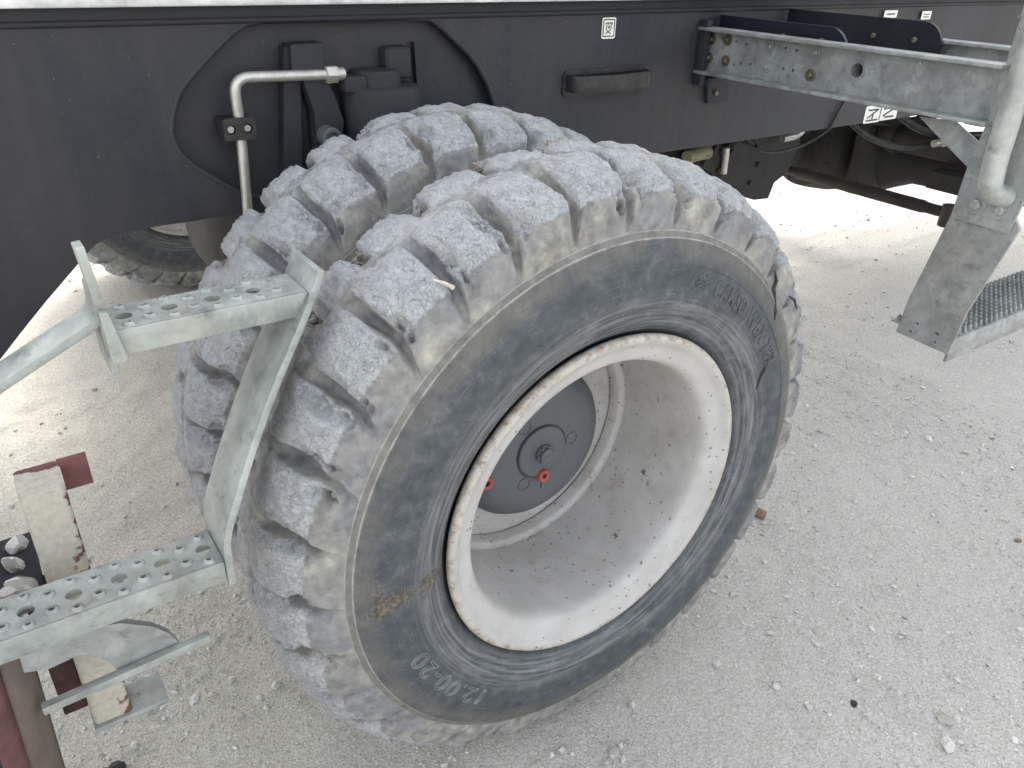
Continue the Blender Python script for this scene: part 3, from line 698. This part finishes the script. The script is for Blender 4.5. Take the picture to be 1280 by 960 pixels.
decal([(1106, 13), (1120, 13), (1120, 22), (1106, 22)], YC-.006, Mc, [[(.2, .5), (.8, .5)]])
decal([(1153, 14), (1162, 14), (1162, 24), (1153, 24)], YC-.006, Mc, [[(.2, .3), (.8, .3)], [(.2, .6), (.8, .6)]])
# socket for the ladder beam
MB().box(.772, .787, .632, YC-.001, .490, .632).build('mounting_flange', M['chassis2'], Mc, .003)
MB().box(.789, .86, .622, YC-.001, .488, .508).build('mounting_flange', M['chassis2'], Mc, .003)
tb = pxy([(880, 107), (906, 105), (906, 126), (880, 128)], YC); tbm = MB().add(*plate(tb, [], YC-.012, YC-.001, 'y')).build('tab', M['chassis2'], Mc)
bb = MB(); q_ = ony((889, 115), YC); hexbolt(bb, (q_[0], YC-.012, q_[1]), (0, -1, 0), .007, .006, False); bb.build('bolt', M['bolt'], tbm)
# hanging cable
cp = [(1056, 126, .652), (1044, 147, .653), (1034, 163, .66), (1000, 183, .70), (962, 191, .72), (940, 184, .74), (930, 174, .76), (925, 165, .78)]
MB().tube(smooth_path([(ony((a, b_), y)[0], y, ony((a, b_), y)[1]) for a, b_, y in cp], 5), .0042, 8).build('cable', M['black'], Mc, angle=60)
# gearbox and parking brake under the chassis
y1 = 1.05
gb_ = pxy([(795, 120), (1000, 120), (1000, 178), (984, 216), (968, 228), (960, 248), (942, 250), (880, 228), (830, 214)], y1)
GB = MB().add(*plate(gb_, [], y1, y1+.62, 'y', .012)).build('gearbox', M['drive'], Mc, angle=40)
for px, r_, d_ in (((912, 205), .10, .05), ((865, 195), .06, .09)):
    x, z = ony(px, y1); MB().lathe([(0, r_), (-d_+.01, r_), (-d_, r_-.01), (-d_, .0005)], (x, y1+.002, z), 36).build('bearing_cover', M['drive'], GB, angle=40)
    for k_ in range(8):
        a = k_*math.pi/4; hb_ = MB(); hexbolt(hb_, (x+(r_-.018)*math.cos(a), y1-d_+.002, z+(r_-.018)*math.sin(a)), (0, -1, 0), .009, .008, False); hb_.build('bolt', M['drive'], GB)
x, z = ony((872, 193), .95); MB().tube([(x-.045, .95, z-.005), (x+.02, .955, z), (x+.045, .955, z+.004)], [.020, .020, .024], 16).build('fitting', M['olive'], Mc)
x, z = ony((905, 205), .95); MB().tube([(x, .95, z+.05), (x+.004, .95, z-.03)], .011, 12).build('fitting', M['zinc'], Mc)
x, z = ony((990, 172), 1.0); MB().tube(bend([(x-.05, 1.0, z+.0), (x+.04, 1.0, z+.005), (x+.07, 1.0, z+.06)], .03), .012, 10).build('fitting', M['zinc'], Mc)
# prop shaft, steer axle, tie rod
MB().lathe([(1.75, .045), (2.30, .045), (2.31, .085), (2.36, .088), (2.37, .06), (2.43, .055), (2.44, .10), (2.475, .10), (2.48, .14), (2.53, .16)], (0, 1.55, -.01), 36, 'x').build('prop_shaft', M['drive'], Mc, angle=40)
ax = MB().lathe([(-.95, .085), (-.62, .085), (-.52, .10), (-.40, .105), (-.32, .14), (-.22, .19), (-.08, .21), (.08, .21), (.22, .19), (.32, .14), (.40, .105), (.52, .10), (.62, .085), (.95, .085)], (2.78, 1.55, -.01), 40, 'y')
AX = ax.build('steer_axle', M['drive'], Mc, angle=35)
nz_ = MB().lathe([(-.31, .10), (-.29, .165), (-.22, .185), (-.10, .21), (0, .22)], (2.78, 1.55, -.01), 36, 'x'); nz_.build('differential', M['drive'], AX, angle=35)
for k_ in range(8):
    a = k_*math.pi/4+.3; hb_ = MB(); hexbolt(hb_, (2.492, 1.55+.148*math.cos(a), -.01+.148*math.sin(a)), (-1, 0, 0), .012, .014, False); hb_.build('bolt', M['drive'], AX)
MB().tube([(2.62, .72, .10), (2.62, 1.25, .10)], .06, 24).build('steering_cylinder', M['drive'], AX)
MB().box(2.5, 2.62, .80, .95, -.05, .02).build('cylinder_bracket', M['drive'], AX, .008)
tr = MB().tube([(2.238, .70, -.05), (2.238, .78, -.05), (2.238, .80, -.05), (2.238, 1.36, -.05), (2.238, 1.38, -.05), (2.238, 1.47, -.05)], [.020, .020, .024, .024, .019, .019], 16); tr.lathe([(-.045, .034), (.03, .034), (.034, .0005)], (2.238, .69, -.05), 16, 'z'); tr.build('tie_rod', M['rod'], Mc, angle=40)
tr = MB(); tr.tube(smooth_path([(2.25, 1.0, .25), (2.5, .98, .16), (2.9, .9, .14), (3.2, .8, .2)], 6), .014, 8); tr.build('hose', M['black'], Mc, angle=60)
tr = MB(); tr.tube(smooth_path([(2.0, 1.25, .30), (2.3, 1.2, .20), (2.7, 1.15, .17), (3.3, 1.1, .28)], 6), .016, 8); tr.build('hose', M['black'], Mc, angle=60)
tr = MB(); tr.tube(smooth_path([(1.9, 1.05, .31), (2.1, 1.0, .18), (2.35, .98, .12), (2.55, .95, .13), (2.58, .9, .16)], 6), .011, 8); tr.build('hose', M['black'], Mc, angle=60)
tr = MB(); tr.tube(smooth_path([(2.2, .78, .33), (2.6, .76, .24), (3.0, .74, .12), (3.3, .72, .2)], 6), .010, 8); tr.build('hose', M['black'], Mc, angle=60)
FB = MB(); FB.tube([(2.50, .93, .135), (2.62, .93, .135)], .020, 6); FB.tube([(2.44, .93, .135), (2.51, .93, .135)], .014, 12); FB.build('hose_fitting', M['zinc'], Mc, .002)
MB().tube([(2.62, 1.17, .10), (2.62, 1.19, .10), (2.62, 1.24, .10)], [.075, .075, .06], 24).build('cylinder_collar', M['drive'], AX, .004)
MB().box(2.52, 2.72, 1.26, 1.32, -.16, .24).build('axle_web', M['drive'], AX, .012)
MB().box(2.35, 3.1, .72, .80, .24, .33).build('axle_bracket', M['drive'], AX, .01)
for dx in (0, .05): MB().tube([(2.56+dx, 1.08, .16), (2.56+dx, 1.08, .215)], .016, 6).build('bolt', M['drive'], AX)
MB().lathe([(0, .075), (.02, .08), (.05, .08), (.055, .055), (.10, .05)], (2.30, 1.55, -.01), 30, 'x').build('yoke_flange', M['drive'], Mc, angle=40)
for a_ in range(6): hb_ = MB(); hexbolt(hb_, (2.298, 1.55+.06*math.cos(a_*1.047), -.01+.06*math.sin(a_*1.047)), (-1, 0, 0), .010, .012, False); hb_.build('bolt', M['drive'], Mc)
# driving axle behind the twin wheels
MB().lathe([(.60, .15), (.66, .15), (.70, .085), (1.25, .085), (1.4, .20), (1.7, .20), (1.85, .085), (2.40, .085), (2.44, .15), (2.5, .15)], (0, 0, .0), 36, 'y').build('drive_axle', M['drive'], Mc, angle=40)
for y in (.9, 2.2): MB().box(-.12, .12, y-.05, y+.05, .13, .66).build('axle_mount', M['drive'], Mc, .01)
# rear wheels stand on the steer axle's ends
for y in (.32, 2.50):
    pass

# ================================================================== RIGHT LADDER
XL = .80
A = empty('access_ladder', (.95, .3, .1), 'galvanised access ladder hung on a bolted channel beam from the chassis', 'ladder')
def channel(x, y0, y1, z0, z1, name, holes):
    b = MB().add(*plate([(y0, z0), (y1, z0), (y1, z1), (y0, z1)], holes, x, x+.007, 'x', .0012))
    o = b.build(name, M['galv'], A)
    for zz in (z0, z1-.007):
        MB().box(x-.034, x-.0005, y0, y1, zz, zz+.007).build('flange', M['galv'], o, .0015)
    return o
holes = [circle(*onx((1072, 88), XL), .0135, 20)]
for px in ((920, 52), (933, 55), (903, 48), (926, 79), (938, 80), (917, 81), (982, 60), (996, 63), (979, 86), (991, 88), (1151, 78)):
    holes.append(circle(*onx(px, XL), .0036, 8))
BM = channel(XL+.0, -.040, .655, .517, .617, 'beam', holes)
cy_, cz_ = onx((1072, 88), XL)
MB().lathe([(-.003, .0165), (.03, .0165), (.03, .0135), (-.003, .0135), (-.003, .0165)], (XL, cy_, cz_), 24, 'x').build('sleeve', M['galv'], BM); MB().tube([(XL+.026, cy_, cz_), (XL+.028, cy_, cz_)], .0134, 20).build('sleeve_shade_disc', M['drive'], BM)  # dark disc added inside the bore, standing in for its shade
for px in ((890, 49), (910, 50), (886, 72), (907, 76), (963, 58), (958, 84), (1021, 65), (1013, 94)):
    y, z = onx(px, XL-.001); bb = MB(); hexbolt(bb, (XL-.0005, y, z), (-1, 0, 0), .0068, .006); bb.build('bolt', M['bolt'] if px[0] < 950 or px[0] == 1013 else M['galv'], BM)
BM2 = channel(1.12, -.040, .655, .517, .617, 'beam', [])
for px0, px1, x, zt in (((1062, 45), 0, .835, .640), ((1178, 50), 0, 1.075, .650)):
    ye = onx(px0, x)[0]; r = .05
    pg = [(.655, .53), (.655, zt), (ye+r, zt)]+[(ye+r-r*math.sin(R_(a)), zt-r+r*math.cos(R_(a))) for a in range(10, 91, 10)]+[(ye, .53)]
    P_ = MB().add(*plate(pg, [], x, x+.008, 'x')).build('gusset_plate', M['navy'], A)
    for dy in (.06, .16):
        bb = MB(); hexbolt(bb, (x-.0005, ye+dy, .612), (-1, 0, 0), .0065, .006, False); bb.build('bolt', M['bolt'], P_)
# stringer plates and handrail
X1 = XL-.006
P = [onx(p, X1) for p in [(1262, 72), (1237, 150), (1224, 180), (1211, 209), (1190, 271), (1262, 291), (1300, 215), (1330, 120), (1345, -25), (1292, -25)]]
hl = [circle(*onx(p, X1), .0028, 10) for p in [(1214, 224), (1209, 237), (1276, 253), (1275, 36), (1277, 21)]]
MB().add(*plate(P, hl, X1-.006, X1+.001, 'x')).build('stringer', M['galv'], A)
P = [onx(p, X1+.002) for p in [(1149, 146), (1194, 151), (1228, 182), (1214, 214)]]; MB().add(*plate(P, [], X1+.002, X1+.0055, 'x')).build('brace', M['galv'], A)
P = [onx(p, X1+.001) for p in [(1192, 262), (1136.5, 371.5), (1119.5, 414.5), (1184, 443.5), (1207.5, 391.5), (1274, 287), (1262, 255)]]
hl = [circle(*onx(p, X1), r, 10) for p, r in [((1150, 366), .003), ((1146, 376), .003), ((1141, 389), .003), ((1145, 405), .0045), ((1138, 414), .003), ((1170, 418), .0045), ((1169, 428), .003), ((1196, 398), .0035), ((1190, 411), .003)]]
LS = MB().add(*plate(P, hl, X1+.0015, X1+.0085, 'x')).build('lower_stringer', M['galv'], A)
for px in ((1221, 255), (1251, 262)):
    y, z = onx(px, X1-.006); bb = MB(); hexbolt(bb, (X1-.006, y, z), (-1, 0, 0), .0105, .009); bb.build('bolt', M['galv'], A)
    y, z = onx((px[0]-3, px[1]+11), X1-.006); MB().tube([(X1-.0062, y, z), (X1-.0068, y, z)], .0038, 10).build('rivet', M['drive'], A)
xt = XL-.052
tp = [onx(p, xt) for p in ((1322, -60), (1276, 100), (1243, 205), (1238, 232))]
pth = [(xt, tp[0][0], tp[0][1]), (xt, tp[1][0], tp[1][1]), (xt, tp[2][0], tp[2][1]), (xt+.002, tp[3][0], tp[3][1]-.012), (X1-.004, tp[3][0]-.012, tp[3][1]-.022)]
MB().tube(bend(pth, .05, 8), .0195, 24).build('handrail', M['tube'], A, angle=60)
# serrated tread
sy0, sz0 = onx((1200, 405), X1+.008); sy1, _ = onx((1225, 345), X1+.008)
zt = .115
ST = MB().box(X1+.009, 1.42, -.085, -.079, zt-.045, zt).build('tread', M['galv'], A, .001)
MB().box(X1+.009, 1.42, -.079, .045, zt-.006, zt-.003).build('tread_floor', M['galv'], ST)
for i in range(30):
    x0 = X1+.014+i*.02; tb_ = MB()
    for j in range(11):
        y0 = -.074+j*.0105
        tb_.add([(x0, y0, zt-.003), (x0+.008, y0, zt-.003), (x0+.008, y0+.009, zt-.003), (x0, y0+.009, zt-.003), (x0+.001, y0+.003, zt+.010), (x0+.007, y0+.003, zt+.010), (x0+.007, y0+.006, zt+.010), (x0+.001, y0+.006, zt+.010)],
                [(0, 3, 2, 1), (4, 5, 6, 7), (0, 1, 5, 4), (1, 2, 6, 5), (2, 3, 7, 6), (3, 0, 4, 7)])
    tb_.build('serration', M['galv'], ST, clean=False)
MB().add(*plate([onx(p, X1) for p in [(1237, 150), (1211, 209), (1192, 290), (1165, 345), (1150, 385), (1195, 410), (1262, 291), (1300, 200)]], [], 1.42, 1.428, 'x')).build('stringer', M['galv'], A)

# ================================================================== LEFT STEPS
B = empty('mounting_steps', (-.7, .1, -.1), 'galvanised two tread mounting steps with punched holes, beside the tyres', 'steps')
def punched_step(x0, x1, y0, y1, z, phase, name):
    """folded plank: real round holes, raised punched rings, front and rear lips"""
    big, small = [], []; pitch = .047; ym = (y0+y1)/2; i = 0; x = x0+phase
    holes = []; rings = []
    w_ = y1-y0
    while x < x1-.012:
        if x > x0+.012: holes.append(circle(x, ym, .0088, 20)); rings += [(x, y0+.0105, .0032), (x, y1-.0105, .0032)]
        xb = x+pitch/2
        if x0+.01 < xb < x1-.012:
            for yy in (ym-w_*.2, ym+w_*.2): rings.append((xb, yy, .0040))
        x += pitch
    holes += [circle(a, b_, r, 12) for a, b_, r in rings]
    b = MB().add(*plate([(x0, y0+.003), (x1, y0+.003), (x1, y1-.003), (x0, y1-.003)], holes, z-.004, z, 'z', .0008))
    o = b.build(name, M['galv2'], B)
    MB().box(x0, x1, y0-.001, y0+.0035, z-.029, z-.0006).build('front_lip', M['galv2'], o, .0018)
    MB().box(x0, x1, y1-.0035, y1+.001, z-.029, z-.0006).build('rear_lip', M['galv2'], o, .0018)
    for a, b_, r in rings:
        MB().lathe([(-.001, r+.0042), (.0014, r+.0034), (.0032, r+.0012), (.0034, r), (.0010, r-.0008)], (a, b_, z), 18, 'z').build('punched_ring', M['galv2'], o, angle=60)
    for h in holes[:0]: pass
    return o
ZT, ZL = ony((250, 392), .10)[1], ony((158, 746), .03)[1]
x0 = ony((142, 432), .10)[0]; x1 = ony((388, 366), .10)[0]
U = punched_step(x0, x1-.004, .10, .170, ZT, .020, 'tread')
x1l = ony((286, 712), .03)[0]
Lw = punched_step(-1.02, x1l-.004, .03, .100, ZL, .012, 'tread')
# curved end bar joining the two treads
pxs = [(398, 338), (388, 372), (352, 432), (268, 612), (264, 660), (278, 722)]
yb = .10
epx = [(401, 338, .10), (397, 354, .10), (376, 408, .088), (345, 482, .073), (318, 556, .058), (294, 634, .042), (284, 674, .034), (286, 700, .03), (291, 730, .03)]
P_ = smooth_path([(ony((a, b_), y)[0], y, ony((a, b_), y)[1]) for a, b_, y in epx], 5); v_, f_ = [], []; n = len(P_)
for i in range(n):
    t = (P_[min(i+1, n-1)]-P_[max(i-1, 0)]); t.y = 0; t.normalize(); nn = Vector((-t.z, 0, t.x))*.0045
    yf = P_[i].y; wd = .082
    a, c_ = P_[i]+nn, P_[i]-nn
    v_ += [(a.x, yf-.002, a.z), (a.x, yf+wd, a.z), (c_.x, yf+wd, c_.z), (c_.x, yf-.002, c_.z)]
f_ = [(i*4+j, i*4+(j+1) % 4, (i+1)*4+(j+1) % 4, (i+1)*4+j) for i in range(n-1) for j in range(4)]+[(0, 1, 2, 3), tuple((n-1)*4+j for j in (3, 2, 1, 0))]
MB().add(v_, f_).build('end_bar', M['galv2'], B, .0015, 2)
# end bracket of the upper tread, upright and arm going left
xe = x0-.006
q0 = [ony(p, .097) for p in ((122, 388), (133, 388), (152, 430), (158, 444), (154, 449), (139, 451))]
MB().add(*plate(q0, [], .090, .098, 'y')).build('end_bracket', M['galv2'], B)
MB().box(x0-.008, x0, .099, .171, ZT-.05, ZT+.012).build('end_bracket', M['galv2'], B, .002)
ta, tb2 = ony((99, 310), .10), ony((131, 398), .10)
v, f = strip([(ta[0], 0, ta[1]), (tb2[0], 0, tb2[1])], .0983, .125, .009); MB().add(v, f).build('upright', M['galv2'], B, .0015)
ap = [ony(p, .10) for p in ((119, 366), (128, 402), (0, 487), (-150, 590), (-290, 690))]
v, f = strip([(p[0], 0, p[1]) for p in ap], .1013, .150, .010); MB().add(v, f).build('side_arm', M['galv2'], B, .0015)
# outboard end: hanger fixed to the chassis, beyond the lower tread's left end
MB().box(-1.032, -1.022, .03, .659, .055, .12).build('hanger', M['galv'], B, .002)
MB().box(-1.032, -1.022, .09, .155, .121, .36).build('hanger', M['galv'], B, .002)
# gusset under the lower tread with a flat bar
yg = .075
gp = [ony(p, yg) for p in ((-40, 842), (0, 828), (70, 800), (118, 784), (150, 779), (190, 783), (212, 792), (224, 804), (208, 822), (152, 846), (140, 830), (124, 820), (100, 818), (62, 836), (24, 842))]
MB().add(*plate(gp, [], yg, yg+.010, 'y')).build('gusset', M['galv'], B)
ba, bb_ = ony((54, 891), yg-.012), ony((264, 798), yg-.012)
v, f = strip([(ba[0], 0, ba[1]), (bb_[0], 0, bb_[1])], yg-.012, yg-.001, .011)
chipf = lambda x, y, z: .42+.25*math.exp(-((x+.72)/.05)**2)
MB().add(v, f).build('flat_bar', M['galv2'], B, .001)
MB().box(ony((30, 830), yg)[0], ony((110, 800), yg)[0], yg-.001, yg+.012, ZL-.05, ZL-.0365).build('gusset_pad', M['galv'], B, .001)

# ================================================================== LOWER LEFT: chipped post, kerb bumper
PO = empty('steel_post', (-.73, .18, -.17), 'cream painted hollow post with red primer showing, behind the punched lower tread', 'post')
yq = .15
px0, px1 = ony((22, 622), yq)[0], ony((82, 607), yq)[0]
zt_, zb_ = ony((45, 617), yq)[1], ony((130, 903), yq)[1]
bm_ = MB()
nseg = 24
bm_.add(*plate(roundrect(px0, px1, yq, yq+.06, .007), [], zb_, zt_, 'z', .003))
# slice for the flaking attribute
def chip_post(x, y, z): return .10+.62*max(0, (x-px0)/(px1-px0)-.25)+.07*math.sin(z*23) if y < yq+.05 else .7
ob = bm_.build('tube', M['post'], PO)
bmx = bmesh.new(); bmx.from_mesh(ob.data)
for zc in np.linspace(zb_+.01, zt_-.01, nseg):
    bmesh.ops.bisect_plane(bmx, geom=bmx.verts[:]+bmx.edges[:]+bmx.faces[:], plane_co=(0, 0, zc+.17), plane_no=(0, 0, 1))
for xc in np.linspace(px0+.012, px1-.012, 5):
    bmesh.ops.bisect_plane(bmx, geom=bmx.verts[:]+bmx.edges[:]+bmx.faces[:], plane_co=(xc+.73, 0, 0), plane_no=(1, 0, 0))
bmx.to_mesh(ob.data); bmx.free()
at = ob.data.attributes.get('chip') or ob.data.attributes.new('chip', 'FLOAT', 'POINT')
at.data.foreach_set('value', [chip_post(v.co.x-.73, v.co.y+.18, v.co.z-.17) for v in ob.data.vertices])
ob.data.set_sharp_from_angle(angle=R_(35))
ft = MB().box(px0-.002, px1+.045, yq-.006, yq+.05, zb_-.008, zb_-.0005).build('foot', M['galv2'], PO, .001)
MB().box(px1-.002, px1+.030, yq+.045, yq+.053, zt_-.036, zt_+.006).build('tab', M['primer'], PO, .001)['label'] = 'red primer tab'
MB().box(px0-.03, px0-.001, yq+.02, yq+.055, zb_+.02, .06).build('side_strip', M['maroon'], PO, .002)
# bumper post, rounded, at the machine's front corner; stones caught on its ledge
BP = empty('bumper', (-.84, .1, -ZO), 'worn navy corner bumper with scraped red primer edge', 'bumper')
xb, _z = ony((66, 900), .06)
v_, f_ = [], []; cs = [(-.30, .0), (-.10, -.012), (-.075, -.011), (-.06, -.009), (-.05, -.006), (-.043, -.003), (-.036, .002), (-.030, .008)]; cs2 = [(-.030, .009), (-.020, .016), (-.010, .026), (-.003, .040), (.0, .055)]
zz = list(np.linspace(-ZO+.02, .115, 30)); 
for z in zz:
    lean = -.055*(.03-z)/.4*.35
    for cx_, cy2 in cs: v_.append((xb+cx_+lean, .05+cy2, z))
nc = len(cs); f_ = [(i*nc+j, i*nc+j+1, (i+1)*nc+j+1, (i+1)*nc+j) for i in range(len(zz)-1) for j in range(nc-1)]
bo = MB().add(v_, f_)
ob = bo.build('shell', M['bump'], BP, angle=60, chip=lambda x, y, z: .95 if y > .0465 else (.62 if y > .0435 else .12))
v2 = [(xb+a_-.055*(.03-z)/.4*.35, .05+b_, z) for z in zz for a_, b_ in cs2]; nc = len(cs2)
o2 = MB().add(v2, [(i*nc+j, i*nc+j+1, (i+1)*nc+j+1, (i+1)*nc+j) for i in range(len(zz)-1) for j in range(nc-1)]).build('return_flange', M['dusty'], BP, angle=60)
o2.modifiers.new('solid', 'SOLIDIFY').thickness = .006
so_ = ob.modifiers.new('solid', 'SOLIDIFY'); so_.thickness = .006
MB().box(xb-.30, xb-.02, .16, .172, -ZO+.0, .115).build('back_plate', M['chassis2'], BP, .003)
MB().box(-1.0, px0-.004, .175, .30, .055, .064).build('ledge', M['chassis2'], BP, .002)
MB().box(-1.0, -.98, .17, .659, .0, .055).build('bracket', M['chassis2'], BP, .002)
for i, (px, r_) in enumerate((((20, 675), .018), ((16, 700), .017), ((22, 728), .02), ((8, 745), .016))):
    x, y = onz(px, .075); y = min(.285, max(.178, y))
    tag(MB().add(stone_verts(x, y, r_, 400+i, .064), IF).build('stone', M['stone'], bevel=.002, seg=1, angle=20), ['topmost grey stone on the dark ledge beside the cream post', 'second grey stone down on the dark ledge beside the cream post', 'broad grey stone on the dark ledge touching the punched lower tread', 'small grey stone at the outer end of the dark ledge'][i], 'stone', 'stones caught on the bumper ledge')
